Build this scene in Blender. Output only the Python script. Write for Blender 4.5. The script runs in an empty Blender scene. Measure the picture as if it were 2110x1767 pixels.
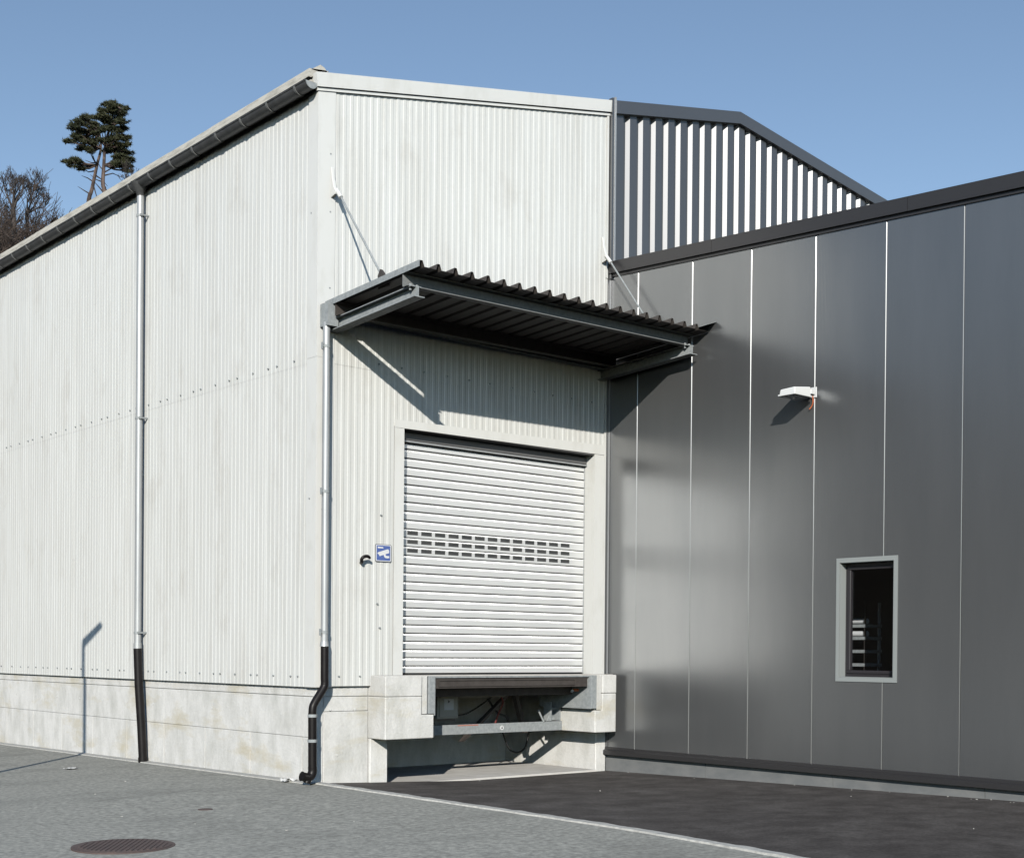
import bpy, bmesh, math, random
from mathutils import Vector, Matrix, noise
random.seed(7)
sc = bpy.context.scene
COL = sc.collection
rad = math.radians

# ------------------------------------------------------------------ camera, sky, sun, exposure
# world: X along the front wall, Y along the long side wall, Z up, origin at the corner of the white hall
cd = bpy.data.cameras.new('camera'); cam = bpy.data.objects.new('camera', cd); COL.objects.link(cam)
yaw, tilt, roll = rad(40.887), rad(-.3827), rad(.47417)
F = Vector((math.sin(yaw)*math.cos(tilt), math.cos(yaw)*math.cos(tilt), math.sin(tilt)))
R = Vector((math.cos(yaw), -math.sin(yaw), 0)); U = R.cross(F)
cx_, cy_ = R*math.cos(roll)+U*math.sin(roll), -R*math.sin(roll)+U*math.cos(roll)
m = Matrix((cx_, cy_, -F)).transposed().to_4x4(); m.translation = (-8.768, -13.763, 1.6)
cam.matrix_world = m
cd.sensor_width = 36; cd.lens = 47.006; cd.shift_y = .2272; cd.clip_end = 4000; cd.clip_start = .1
sc.camera = cam

SUN = Vector((-.95, -1, .57)).normalized()          # towards the sun
w = bpy.data.worlds.new('World'); sc.world = w; w.use_nodes = True
nt = w.node_tree; bg = nt.nodes['Background']
sky = nt.nodes.new('ShaderNodeTexSky'); sky.sky_type = 'NISHITA'; sky.sun_disc = False
sky.sun_elevation = math.asin(SUN.z); sky.sun_rotation = math.atan2(SUN.x, SUN.y)
sky.air_density = 1.0; sky.dust_density = 0.0; sky.ozone_density = 1.0; sky.altitude = 500
nt.links.new(sky.outputs[0], bg.inputs[0]); bg.inputs[1].default_value = .15
sd = bpy.data.lights.new('sun', 'SUN'); sd.energy = 4.9; sd.angle = rad(.53); sd.color = (1, .95, .865)
so = bpy.data.objects.new('sun', sd); COL.objects.link(so); so.location = (-20, -20, 30)
so.rotation_euler = SUN.to_track_quat('Z', 'Y').to_euler()
vs = sc.view_settings; vs.view_transform = 'Standard'; vs.look = 'None'; vs.gamma = 1; vs.exposure = -.2
vs.use_curve_mapping = False
sc.cycles.diffuse_bounces = 0; sc.cycles.max_bounces = 10; sc.cycles.glossy_bounces = 4

# ------------------------------------------------------------------ materials
def M(name, col, rough=.5, metal=0., spec=.5, col2=None, scale=(3, 3, 3), det=4, lo=.35, hi=.65,
      bump=0., bscale=(40, 40, 40), col3=None, scale3=(1, 1, 1), lo3=.55, hi3=.7, rvar=0., wave=None, orand=0., fine=0.):
    mt = bpy.data.materials.new(name); mt.use_nodes = True
    n, l = mt.node_tree.nodes, mt.node_tree.links
    b = n['Principled BSDF']
    b.inputs['Base Color'].default_value = (*col, 1); b.inputs['Roughness'].default_value = rough
    b.inputs['Metallic'].default_value = metal; b.inputs['Specular IOR Level'].default_value = spec
    geo = n.new('ShaderNodeNewGeometry')
    def nz(sca, d=4):
        mp = n.new('ShaderNodeMapping'); mp.inputs['Scale'].default_value = sca
        l.new(geo.outputs['Position'], mp.inputs[0])
        t = n.new('ShaderNodeTexNoise'); t.inputs['Scale'].default_value = 1; t.inputs['Detail'].default_value = d
        t.inputs['Roughness'].default_value = .62
        l.new(mp.outputs[0], t.inputs['Vector']); return t.outputs['Fac']
    def mr(s, a, c, lo_, hi_):
        x = n.new('ShaderNodeMapRange'); l.new(s, x.inputs[0])
        x.inputs[1].default_value, x.inputs[2].default_value, x.inputs[3].default_value, x.inputs[4].default_value = a, c, lo_, hi_
        return x.outputs[0]
    cur = None
    if col2 is not None:
        f = mr(nz(scale, det), lo, hi, 0, 1)
        mx = n.new('ShaderNodeMix'); mx.data_type = 'RGBA'; l.new(f, mx.inputs[0])
        mx.inputs[6].default_value = (*col, 1); mx.inputs[7].default_value = (*col2, 1); cur = mx.outputs[2]
        if rvar: l.new(mr(f, 0, 1, rough-rvar, rough+rvar), b.inputs['Roughness'])
    if col3 is not None:
        f = mr(nz(scale3, 5), lo3, hi3, 0, 1)
        mx = n.new('ShaderNodeMix'); mx.data_type = 'RGBA'; l.new(f, mx.inputs[0])
        if cur is not None: l.new(cur, mx.inputs[6])
        else: mx.inputs[6].default_value = (*col, 1)
        mx.inputs[7].default_value = (*col3, 1); cur = mx.outputs[2]
    def scaled(cur, fac):
        vm = n.new('ShaderNodeVectorMath'); vm.operation = 'SCALE'
        if cur is not None: l.new(cur, vm.inputs[0])
        else: vm.inputs[0].default_value = col
        l.new(fac, vm.inputs[3]); return vm.outputs[0]
    if fine: cur = scaled(cur, mr(nz((32, 32, 32), 7), .32, .68, 1-fine, 1+fine))
    if orand:                                  # sheets differ a little from one another
        oi = n.new('ShaderNodeObjectInfo'); cur = scaled(cur, mr(oi.outputs['Random'], 0, 1, 1-orand, 1+orand))
    if cur is not None: l.new(cur, b.inputs['Base Color'])
    if bump:
        bp = n.new('ShaderNodeBump'); bp.inputs['Strength'].default_value = bump; bp.inputs['Distance'].default_value = .01
        l.new(nz(bscale, 3), bp.inputs['Height']); l.new(bp.outputs[0], b.inputs['Normal'])
    if wave:                                   # fine vertical micro-ribs of a profiled panel
        ax, per, dist, warp = wave
        sx = n.new('ShaderNodeSeparateXYZ'); l.new(geo.outputs['Position'], sx.inputs[0])
        ml = n.new('ShaderNodeMath'); ml.operation = 'MULTIPLY'; l.new(sx.outputs[ax], ml.inputs[0]); ml.inputs[1].default_value = 2*math.pi/per
        sn = n.new('ShaderNodeMath'); sn.operation = 'SINE'; l.new(ml.outputs[0], sn.inputs[0])
        m1 = n.new('ShaderNodeMath'); m1.operation = 'MULTIPLY'; l.new(sn.outputs[0], m1.inputs[0]); m1.inputs[1].default_value = dist
        m2 = n.new('ShaderNodeMath'); m2.operation = 'MULTIPLY_ADD'; l.new(nz((1.3, 1.3, .7), 2), m2.inputs[0]); m2.inputs[1].default_value = warp
        l.new(m1.outputs[0], m2.inputs[2])
        bp = n.new('ShaderNodeBump'); bp.inputs['Strength'].default_value = 1; bp.inputs['Distance'].default_value = 1
        l.new(m2.outputs[0], bp.inputs['Height']); l.new(bp.outputs[0], b.inputs['Normal'])
    return mt

clad = M('white cladding', (.79, .80, .775), .42, col2=(.68, .68, .645), scale=(9, 9, .5), lo=.40, hi=.75, col3=(.585, .565, .515), scale3=(1.9, 1.9, 1.1), lo3=.55, hi3=.95, rvar=.08, orand=.018, fine=.025)
trimw = M('white trim', (.80, .805, .78), .4, col2=(.71, .71, .67), scale=(5, 5, 2), lo=.5, hi=.8)
core = M('wall core', (.25, .25, .25), .9)
concrete = M('concrete', (.79, .785, .76), .85, col2=(.59, .59, .555), scale=(4.5, 4.5, 2.0), det=8, lo=.40, hi=.72, bump=.5, bscale=(34, 34, 34), col3=(.60, .55, .42), scale3=(.9, .9, 2.6), lo3=.53, hi3=.74, orand=.025, fine=.05)
concf = M('concrete floor', (.78, .76, .72), .85, col2=(.66, .64, .60), scale=(4, 4, 4), bump=.2)
fibre = M('fibre cement', (.60, .58, .52), .9, col2=(.36, .345, .30), scale=(8, 3, 20), lo=.45, hi=.7)
zinc = M('weathered zinc', (.075, .077, .078), .5, metal=.35, col2=(.11, .112, .113), scale=(6, 6, 6))
alu = M('aluminium', (.52, .535, .54), .42, metal=.35, col2=(.44, .455, .465), scale=(6, 6, 1.5))
galv = M('galvanised steel', (.40, .425, .43), .5, metal=0, spec=.35, col2=(.29, .315, .325), scale=(22, 22, 22), lo=.35, hi=.65, rvar=.1)
galvd = M('dull zinc bracket', (.17, .175, .175), .5, spec=.3)
galvs = M('shaded galvanised steel', (.27, .28, .28), .55, spec=.25, col2=(.20, .208, .21), scale=(22, 22, 22))  # darker galvanised steel for the purlin, canopy shade put into its colour
blackp = M('black pipe', (.006, .0045, .005), .42, spec=.3, col2=(.011, .009, .009), scale=(9, 9, 9))
darkst = M('dark steel', (.062, .054, .050), .5, spec=.3, col2=(.085, .076, .07), scale=(9, 9, 9))
slatm = M('door slat', (.92, .925, .92), .30, metal=.38, col2=(.86, .87, .87), scale=(2.0, 2.0, 5), lo=.4, hi=.7, orand=.02)
headm = M('door head box', (.17, .17, .17), .5, metal=.2)
panem = M('tinted acrylic', (.055, .058, .06), .18, col2=(.085, .085, .085), scale=(7, 7, 9))
rubber = M('black rubber', (.012, .012, .012), .7)
annexm = M('annex panel', (.238, .243, .247), .25, metal=.66, spec=.5, col2=(.220, .226, .231), scale=(2.2, 2.2, .4), wave=(1, .0215, .00016, .0016), orand=.02)
annext = M('annex trim', (.06, .058, .06), .38, metal=.4)
greyp = M('grey profile sheet', (.195, .198, .205), .36, metal=.7, orand=.03)
plinthg = M('grey fibre plinth', (.17, .18, .185), .7, col2=(.22, .225, .225), scale=(3, 3, 6))
framed = M('dark window frame', (.035, .032, .036), .35)
framel = M('light window trim', (.33, .355, .35), .45)
lampw = M('white lamp housing', (.82, .83, .82), .35)
orange = M('orange cable', (.55, .14, .05), .5)
redp = M('faded red paint', (.50, .20, .15), .6)
redm = M('red hose', (.16, .025, .02), .5)
asph = M('worn grey asphalt', (.30, .297, .265), .92, col2=(.53, .525, .465), scale=(17, 17, 17), det=9, lo=.38, hi=.64, bump=.6, bscale=(70, 70, 70), col3=(.25, .248, .222), scale3=(.45, .9, 1), lo3=.50, hi3=.78, fine=.12)
asphd = M('dark asphalt', (.050, .043, .039), .82, col2=(.105, .094, .087), scale=(2.2, 2.6, 3), det=9, lo=.38, hi=.66, bump=.5, bscale=(90, 90, 90), col3=(.15, .138, .128), scale3=(1.3, 1.3, 1), lo3=.54, hi3=.80, fine=.35)
kerbm = M('kerb mortar', (.66, .65, .60), .9, col2=(.48, .475, .44), scale=(16, 16, 16), bump=.5, bscale=(50, 50, 50))
grass = M('field', (.07, .085, .035), .95, col2=(.10, .09, .05), scale=(.3, .3, .3))
hillm = M('hill soil', (.060, .046, .034), .95, col2=(.085, .07, .045), scale=(.25, .25, .25))
rust = M('rusty iron', (.13, .090, .080), .75, col2=(.10, .075, .070), scale=(14, 14, 14))
blue = M('sign blue', (.10, .16, .42), .35)
signw = M('sign white', (.80, .81, .82), .4)
signe = M('sign rim', (.10, .11, .14), .5)
bark = M('pine bark', (.17, .125, .105), .9, col2=(.055, .040, .035), scale=(2.5, 2.5, 1.6), lo=.42, hi=.58)
barkg = M('grey bark', (.085, .070, .062), .9, col2=(.05, .042, .038), scale=(1, 1, 1))
needle = M('pine needles', (.040, .048, .022), .7, col2=(.065, .068, .028), scale=(.8, .8, .8))
brush = M('brushwood', (.090, .066, .052), .9, col2=(.055, .042, .036), scale=(.6, .6, .6))
sprucem = M('spruce needles', (.022, .028, .016), .8)
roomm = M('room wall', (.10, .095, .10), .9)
beige = M('beige plastic', (.50, .49, .44), .45)
paper = M('white paper', (.78, .78, .76), .8)
glass = bpy.data.materials.new('window glass'); glass.use_nodes = True
_n, _l = glass.node_tree.nodes, glass.node_tree.links
_n.remove(_n['Principled BSDF'])
_t, _g, _f, _x = _n.new('ShaderNodeBsdfTransparent'), _n.new('ShaderNodeBsdfGlossy'), _n.new('ShaderNodeLayerWeight'), _n.new('ShaderNodeMixShader')
_p, _a = _n.new('ShaderNodeMath'), _n.new('ShaderNodeMath'); _p.operation = 'POWER'; _p.inputs[1].default_value = 5; _a.operation = 'MULTIPLY_ADD'; _a.inputs[1].default_value = .96; _a.inputs[2].default_value = .04
_f.inputs[0].default_value = .5; _l.new(_f.outputs['Facing'], _p.inputs[0]); _l.new(_p.outputs[0], _a.inputs[0])   # Schlick reflectance, same from both sides
_t.inputs[0].default_value = (.95, .96, .97, 1); _g.inputs['Roughness'].default_value = .02
_l.new(_a.outputs[0], _x.inputs[0]); _l.new(_t.outputs[0], _x.inputs[1]); _l.new(_g.outputs[0], _x.inputs[2])
_l.new(_x.outputs[0], _n['Material Output'].inputs[0])

# ------------------------------------------------------------------ mesh helpers
class MB:
    def __init__(s): s.v = []; s.f = []
    def hexa(s, p):                       # 8 points: bottom ring then top ring
        o = len(s.v); s.v += [Vector(q) for q in p]
        s.f += [tuple(o+i for i in q) for q in ((3,2,1,0),(4,5,6,7),(0,1,5,4),(1,2,6,5),(2,3,7,6),(3,0,4,7))]; return s
    def box(s, x0, y0, z0, x1, y1, z1):
        return s.hexa([(x0,y0,z0),(x1,y0,z0),(x1,y1,z0),(x0,y1,z0),(x0,y0,z1),(x1,y0,z1),(x1,y1,z1),(x0,y1,z1)])
    def prism(s, poly, fa, fb):           # closed polygon (2D) swept from fa(p) to fb(p)
        o = len(s.v); n = len(poly)
        s.v += [Vector(fa(*p)) for p in poly]+[Vector(fb(*p)) for p in poly]
        s.f += [tuple(o+i for i in range(n)), tuple(o+2*n-1-i for i in range(n))]
        s.f += [(o+i, o+n+i, o+n+(i+1) % n, o+(i+1) % n) for i in range(n)]; return s
    def sheet(s, a, b):                   # open strip between two point rows
        o = len(s.v); n = len(a); s.v += [Vector(p) for p in a]+[Vector(p) for p in b]
        s.f += [(o+i, o+i+1, o+n+i+1, o+n+i) for i in range(n-1)]; return s
    def tube(s, pts, r, n=10, cap=True, hint=None):
        pts = [Vector(p) for p in pts]; k = len(pts)
        rr = r if isinstance(r, (list, tuple)) else [r]*k
        o = len(s.v); ref = None
        for i, p in enumerate(pts):
            t = (pts[min(i+1, k-1)]-pts[max(i-1, 0)]).normalized()
            if ref is None:
                ref = Vector((0, 0, 1)) if abs(t.z) < .9 else Vector((1, 0, 0))
            e1 = (ref-t*ref.dot(t)).normalized(); e2 = t.cross(e1); ref = e1
            s.v += [p+(e1*math.cos(2*math.pi*j/n)+e2*math.sin(2*math.pi*j/n))*rr[i] for j in range(n)]
        for i in range(k-1):
            for j in range(n):
                a, b = o+i*n+j, o+i*n+(j+1) % n
                s.f.append((a, b, b+n, a+n))
        if cap:
            s.f.append(tuple(o+n-1-j for j in range(n))); s.f.append(tuple(o+(k-1)*n+j for j in range(n)))
        return s
    def mesh(s, name, org=(0, 0, 0), smooth=False, bevel=0, seg=1, recalc=True):
        me = bpy.data.meshes.new(name); org = Vector(org)
        me.from_pydata([tuple(v-org) for v in s.v], [], s.f)
        if recalc or bevel:
            bm = bmesh.new(); bm.from_mesh(me)
            if recalc: bmesh.ops.recalc_face_normals(bm, faces=bm.faces)
            if bevel:
                ed = [e for e in bm.edges if len(e.link_faces) == 2 and e.calc_face_angle(0) > rad(30)]
                bmesh.ops.bevel(bm, geom=ed, offset=bevel, segments=seg, affect='EDGES', profile=.5, clamp_overlap=True)
            bm.to_mesh(me); bm.free()
        if smooth:
            for p in me.polygons: p.use_smooth = True
            try: me.set_sharp_from_angle(angle=rad(40))
            except Exception: pass
        me.update(); return me

ORG = {}
def tag(o, label=None, cat=None, group=None, kind=None):
    for k, v in (('label', label), ('category', cat), ('group', group), ('kind', kind)):
        if v: o[k] = v
    return o
def link(name, data, parent=None, loc=(0, 0, 0)):
    o = bpy.data.objects.new(name, data); COL.objects.link(o); o.location = loc
    if parent: o.parent = parent
    return o
def thing(name, label, cat, loc, group=None):
    o = link(name, None, None, loc); o.empty_display_size = .2; ORG[o] = Vector(loc)
    return tag(o, label, cat, group)
def part(name, mb, mat, parent, **k):
    root = parent
    while root.parent: root = root.parent
    me = mb.mesh(name, ORG[root], **k); me.materials.append(mat)
    return link(name, me, parent)
def piece(name, me, parent, at):          # shared mesh, placed at world point
    root = parent
    while root.parent: root = root.parent
    return link(name, me, parent, Vector(at)-ORG[root])
def solo(name, mb, mat, org, label=None, cat=None, group=None, kind=None, **k):
    me = mb.mesh(name, org, **k); me.materials.append(mat)
    o = link(name, me, None, org); ORG[o] = Vector(org)
    return tag(o, label, cat, group, kind)

# ------------------------------------------------------------------ ground
def gz(x, y):
    if x <= 0: return -.0097*max(min(y, 40), 0)+.015*max(x, -14)
    g = min(1., x/2.4)
    return g*min(.02, -.100+.0192*max(min(-y, 6.6), -2))
def kx(y):
    t = max(0., -y-4.5)
    return .06-.04*t**1.7 if t < 4.5 else .06-.04*4.5**1.7-.2*(t-4.5)
def grid(x0, x1, nx, y0, y1, ny, dz=0, edge=None):
    b = MB()
    for j in range(ny+1):
        for i in range(nx+1):
            y = y0+(y1-y0)*j/ny; xa = edge(y) if edge else x0; x = xa+(x1-xa)*i/nx
            b.v.append(Vector((x, y, gz(x, y)+dz)))
    b.f = [(j*(nx+1)+i, j*(nx+1)+i+1, (j+1)*(nx+1)+i+1, (j+1)*(nx+1)+i) for j in range(ny) for i in range(nx)]
    return b
solo('ground', MB().sheet([(-2500, -2500, -.5), (2500, -2500, -.5)], [(-2500, 2500, -.5), (2500, 2500, -.5)]), grass, (0, 0, -.5), 'flat field around the buildings', kind='structure', recalc=False)
solo('yard', grid(-70, 0, 70, -60, 40, 100), asph, (0, 0, 0), 'worn light grey asphalt yard', kind='structure', smooth=True, recalc=False)
solo('apron', grid(0, 40, 100, -60, .02, 150, .004, kx), asphd, (0, 0, 0), 'dark new asphalt in front of the loading dock', kind='structure', smooth=True, recalc=False)
# ragged mortar strip between the two asphalts, and along the foot of the side wall
kb = MB(); rows = []
y = -26.
while y < .1:
    a = kx(y)-.08+.014*noise.noise((y*3, 0, 5))+.006*noise.noise((y*11, 0, 9)); c = kx(y)+.055+.035*noise.noise((y*2.6, 4, 0))+.018*noise.noise((y*8, 7, 0))
    z = max(gz(a, y), gz(c, y), gz(0, y))+.003; h = .012+.006*noise.noise((y*5, 1, 2))
    rows.append(((a, y, z-.02), (a+.012, y, z+h), ((a+c)/2, y, z+h+.004*noise.noise((y*9, 3, 3))), (c-.012, y, z+h), (c, y, z-.03))); y += .045
for p, q in zip(rows, rows[1:]): kb.sheet(p, q)
solo('kerb', kb, kerbm, (0, 0, 0), 'ragged pale mortar kerb between light and dark asphalt', kind='structure', recalc=False)
kb = MB(); rows = []; y = -.06
while y < 15:
    a = -.10+.012*noise.noise((y*2.1, 8, 1)); z = gz(-.1, y)
    rows.append(((a, y, z-.02), (a+.01, y, z+.012), (.06, y, z+.02))); y += .06
for p, q in zip(rows, rows[1:]): kb.sheet(p, q)
solo('wall_foot_strip', kb, kerbm, (0, 0, 0), 'pale mortar strip along the foot of the side wall', kind='structure', recalc=False)

# ------------------------------------------------------------------ white hall
hall = thing('warehouse', 'white corrugated warehouse hall on a pale concrete plinth', 'building', (0, 0, 0))
YB = 15.0                                  # length of side wall that is built
TOP = lambda x: 8.533+.2067*(x+.073)       # verge line of the gable
wc = MB()
wc.box(.03, .06, 1.2, .20, YB, 8.40)                             # side wall core
wc.box(.21, .06, 1.2, 1.28, .22, 8.2); wc.box(4.68, .06, 1.31, 4.98, .22, 8.2)
wc.hexa([(1.28,.06,4.45),(4.68,.06,4.45),(4.68,.25,4.45),(1.28,.25,4.45),(1.28,.06,8.3),(4.68,.06,8.9),(4.68,.25,8.9),(1.28,.25,8.3)])
part('wall_core', wc, core, hall)
# roof: slab with light eave board
rf = MB(); rf.prism([(-.10, 8.46), (7.74, 10.09), (12.5, 9.53), (12.5, 9.43), (7.74, 9.98), (-.10, 8.36)], lambda x, z: (x, .03, z), lambda x, z: (x, YB, z))
roof = part('roof', rf, fibre, hall)
eb = MB()
y = .02
while y < YB:
    y2 = min(y+1.22, YB); d = random.uniform(-.004, .004)
    eb.hexa([(-.135+d, y, 8.485), (-.10, y, 8.485), (-.10, y2-.006, 8.485), (-.135+d, y2-.006, 8.485), (-.125+d, y, 8.585), (.16, y, 8.63), (.16, y2-.006, 8.63), (-.125+d, y2-.006, 8.585)])
    part('eave_board', eb, fibre, roof); eb = MB(); y += 1.22
ev = MB().prism([(-.10, 8.58), (.03, 8.67), (.09, 8.65), (.16, 8.58)], lambda x, z: (x, .02, z), lambda x, z: (x, .5, z))
part('ridge_cap_end', ev, fibre, roof)

# corrugated cladding sheets
def profile(u0, u1, base=0.):
    pts = [(u0, base)]; u = math.floor(u0/.1)*.1
    while u < u1:
        for du, d in ((.045, 0), (.053, .004), (.090, .004), (.098, 0)):
            if u0 < u+du < u1: pts.append((u+du, base+d))
        u += .1
    pts.append((u1, base)); return pts
def clad_front(u0, u1, zb, zt, off=0.):
    b = MB(); p = profile(u0, u1)
    b.sheet([(u, -d-off, zb(u)) for u, d in p], [(u, -d-off, zt(u)) for u, d in p]); return b
def clad_side(u0, u1, zb, zt, off=0.):
    b = MB(); p = profile(u0, u1)
    b.sheet([(-d-off, u, zb) for u, d in reversed(p)], [(-d-off, u, zt) for u, d in reversed(p)]); return b
LAP = 5.17
xs = [.21, 1.14, 2.08, 3.02, 3.96, 4.905]
for i in range(5):
    a, b = xs[i], xs[i+1]+.012*(i < 4)
    o = .0015*(i % 2)
    part('cladding_sheet', clad_front(a, b, lambda u: LAP-.07, lambda u: TOP(u)-.10, .004+o), clad, hall, recalc=False)
    lo = 1.175 if i == 0 else 4.45
    part('cladding_sheet', clad_front(a, b, lambda u, lo=lo: lo, lambda u: LAP, o), clad, hall, recalc=False)
y = .17; i = 0
sm = {}
while y < YB:
    for z0, z1, off in ((1.165, LAP, 0.), (LAP-.07, 8.42, .002)):
        part('cladding_sheet', clad_side(y, y+1.012, z0, z1, off+.0015*(i % 2)), clad, hall, recalc=False)
    y += 1.0; i += 1
# corner trim, two lengths
for z0, z1, e in ((1.165, 5.18, 0), (5.15, 8.40, .003)):
    ct = MB().box(-.018-e, -.018-e, z0, -.013-e, .19, z1); ct.box(-.013-e, -.018-e, z0, .23, -.013-e, z1 if z1 < 6 else 8.42)
    part('corner_trim', ct, trimw, hall)
# verge fascia in two lengths, with drip trim below
for x0, x1, e in ((-.075, 3.83, 0), (3.82, 4.91, .003)):
    fa = MB().hexa([(x0+(.025 if x0 < 0 else 0), -.055-e, TOP(x0)-.165), (x1, -.055-e, TOP(x1)-.165), (x1, -.02, TOP(x1)-.165), (x0+(.025 if x0 < 0 else 0), -.02, TOP(x0)-.165),
                    (x0, -.065-e, TOP(x0)), (x1, -.065-e, TOP(x1)), (x1, .10, TOP(x1)), (x0, .10, TOP(x0))])
    part('verge_fascia', fa, trimw, hall)
dt = MB().hexa([(-.04, -.034, TOP(-.04)-.212), (4.91, -.034, TOP(4.91)-.212), (4.91, -.012, TOP(4.91)-.212), (-.04, -.012, TOP(-.04)-.212),
                (-.04, -.034, TOP(-.04)-.178), (4.91, -.034, TOP(4.91)-.178), (4.91, -.012, TOP(4.91)-.178), (-.04, -.012, TOP(-.04)-.178)])
part('drip_trim', dt, trimw, hall)
# screws
sw = MB()
for yy in (10.33, 9.81, 9.40, 9.06, 8.72, 8.40, 8.20, 7.8, 7.41, 7.23, 6.85, 6.41, 6.24, 5.84, 5.43, 5.27, 4.46, 4.28, 3.87, 3.47, 3.3, 2.89, 2.5, 2.32, 1.92, 1.51, 1.35, .95, .54, .37):
    sw.tube([(0, yy, 1.29), (-.018, yy, 1.29)], .011, 8)
yy = .5
while yy < YB:
    for d in (0, .41, .62):
        sw.tube([(0, yy+d, LAP), (-.022, yy+d, LAP+.005)], .010, 8)
    yy += 1.0
for x in (.34, .65, .93): sw.tube([(x, 0, 1.295), (x, -.018, 1.295)], .011, 8)
for x in (.9, 1.25, 1.6, 1.98, 2.35, 2.7, 3.1, 3.5, 3.85, 4.2, 4.6): sw.tube([(x, 0, LAP+.02), (x, -.022, LAP+.02)], .011, 8)
for x, z in ((.16, 7.62), (.16, 6.92), (.16, 6.0), (.95, 3.31), (.94, 1.9), (.90, 2.2)): sw.tube([(x, 0, z), (x, -.024, z)], .011, 8)
sw.tube([(-.01, .12, 6.9), (-.024, .12, 6.9)], .012, 8); sw.tube([(-.01, .12, 3.45), (-.024, .12, 3.45)], .012, 8)
tag(part('screws', sw, galv, hall), kind='stuff')

# concrete plinth in formwork panels
core2 = MB().box(.065, .065, -.4, .30, YB, 1.165); core2.box(.30, .065, -.4, 1.08, .30, 1.165)
pl = part('plinth', core2, concrete, hall)
js = [-1.0]+[1.608+1.2253*k for k in range(-1, 12)]
js = [.35]+[j for j in js if j > 1 and j < YB]+[YB]
random.seed(3)
for a, b in zip([.052]+js[:-1], js):
    d = random.uniform(0, .0035)
    part('concrete_panel', MB().box(.05-d, a+.007, -.3, .066, b-.007, .545), concrete, pl, bevel=.003)
    d = random.uniform(0, .003)
for a, b in ((.052, 4.066), (4.066, 8.94), (8.94, YB)):
    d = random.uniform(0, .003)
    part('concrete_panel', MB().box(.05-d, a+.002, .549, .066, b-.002, 1.044), concrete, pl, bevel=.003)
part('plinth_cap', MB().box(.046, .054, 1.050, .066, YB, 1.164), concrete, pl, bevel=.004)
# front of plinth beside the dock
part('concrete_panel', MB().box(.051, .047, -.3, .155, .064, 1.044), concrete, pl, bevel=.004)
part('concrete_panel', MB().box(.160, .044, -.3, .812, .064, .862), concrete, pl, bevel=.004)
part('concrete_panel', MB().box(.160, .048, .866, .812, .064, 1.044), concrete, pl, bevel=.004)
part('plinth_cap', MB().box(.051, .046, 1.050, .81, .064, 1.164), concrete, pl, bevel=.004)
part('concrete_panel', MB().box(.817, .002, -.3, 1.09, .3, .515), concrete, pl, bevel=.012)
tp = MB()
for yy in (9.74, 8.845, 7.95, 7.03, 6.15, 5.28, 4.42, 3.52, 2.64, 1.74, .84):
    tp.tube([(.06, yy, .815), (.044, yy, .815)], .018, 10)
for x, z in ((.25, .862), (.61, .855), (.35, .3)): tp.tube([(x, .06, z+.03), (x, .038, z+.03)], .018, 10)
tag(part('tie_plugs', tp, trimw, pl), kind='stuff')

# gutter
gu = MB(); GX, GZ, GR = -.125, 8.405, .082
ang = [math.pi+math.pi*i/14 for i in range(15)]
o_ = [(GX+GR*math.cos(t), GZ+GR*math.sin(t)) for t in ang]; i_ = [(GX+(GR-.006)*math.cos(t), GZ+(GR-.006)*math.sin(t)) for t in ang]
gu.prism(o_+i_[::-1], lambda x, z: (x, -.03, z), lambda x, z: (x, YB, z))
gu.tube([(GX-GR, -.03, GZ+.004), (GX-GR, YB, GZ+.004)], .012, 8)
gt = part('gutter', gu, zinc, hall, smooth=True)
ec = MB().prism(o_, lambda x, z: (x, -.038, z), lambda x, z: (x, -.031, z))
part('gutter_end_cap', ec, galv, gt)
br = MB()
t2 = [math.pi*.98+math.pi*1.04*i/12 for i in range(13)]
o2 = [((GR+.012)*math.cos(t), (GR+.012)*math.sin(t)) for t in t2]; i2 = [((GR+.001)*math.cos(t), (GR+.001)*math.sin(t)) for t in t2]
br.prism(o2+i2[::-1], lambda x, z: (x, -.016, z), lambda x, z: (x, .016, z))
bme = br.mesh('gutter_bracket', smooth=True); bme.materials.append(galvd)
yy = .22
while yy < YB: piece('gutter_bracket', bme, gt, (GX, yy, GZ)); yy += .655

# door surround
DX0, DX1, DZ0, DZ1, DY = 1.293, 4.668, 1.31, 4.435, .187
fr = MB().box(1.145, -.022, 1.30, DX0, -.014, 4.43); part('door_jamb_trim', fr, trimw, hall)
fr = MB().box(DX1, -.022, 1.30, 4.856, -.014, 4.455); part('door_jamb_trim', fr, trimw, hall)
fr = MB().hexa([(1.145, -.026, 4.432), (4.858, -.026, 4.46), (4.858, -.014, 4.46), (1.145, -.014, 4.432), (1.145, -.026, 4.53), (4.858, -.026, 4.60), (4.858, -.014, 4.60), (1.145, -.014, 4.53)])
part('door_head_trim', fr, trimw, hall)
part('corner_strip', MB().box(4.858, -.028, 1.30, 4.888, -.012, 7.0), trimw, hall)
part('corner_strip', MB().box(4.858, -.028, 7.01, 4.895, -.012, 9.37), trimw, hall)
rv = MB().box(DX0-.02, -.0135, 1.30, DX0, .30, 4.47); part('door_reveal', rv, trimw, hall)
rv = MB().box(DX1, -.0135, 1.30, DX1+.012, .30, 4.47); part('door_reveal', rv, trimw, hall)
rv = MB().box(DX0, -.0135, DZ1+.005, DX1, .30, DZ1+.03); part('door_reveal', rv, headm, hall)

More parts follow.
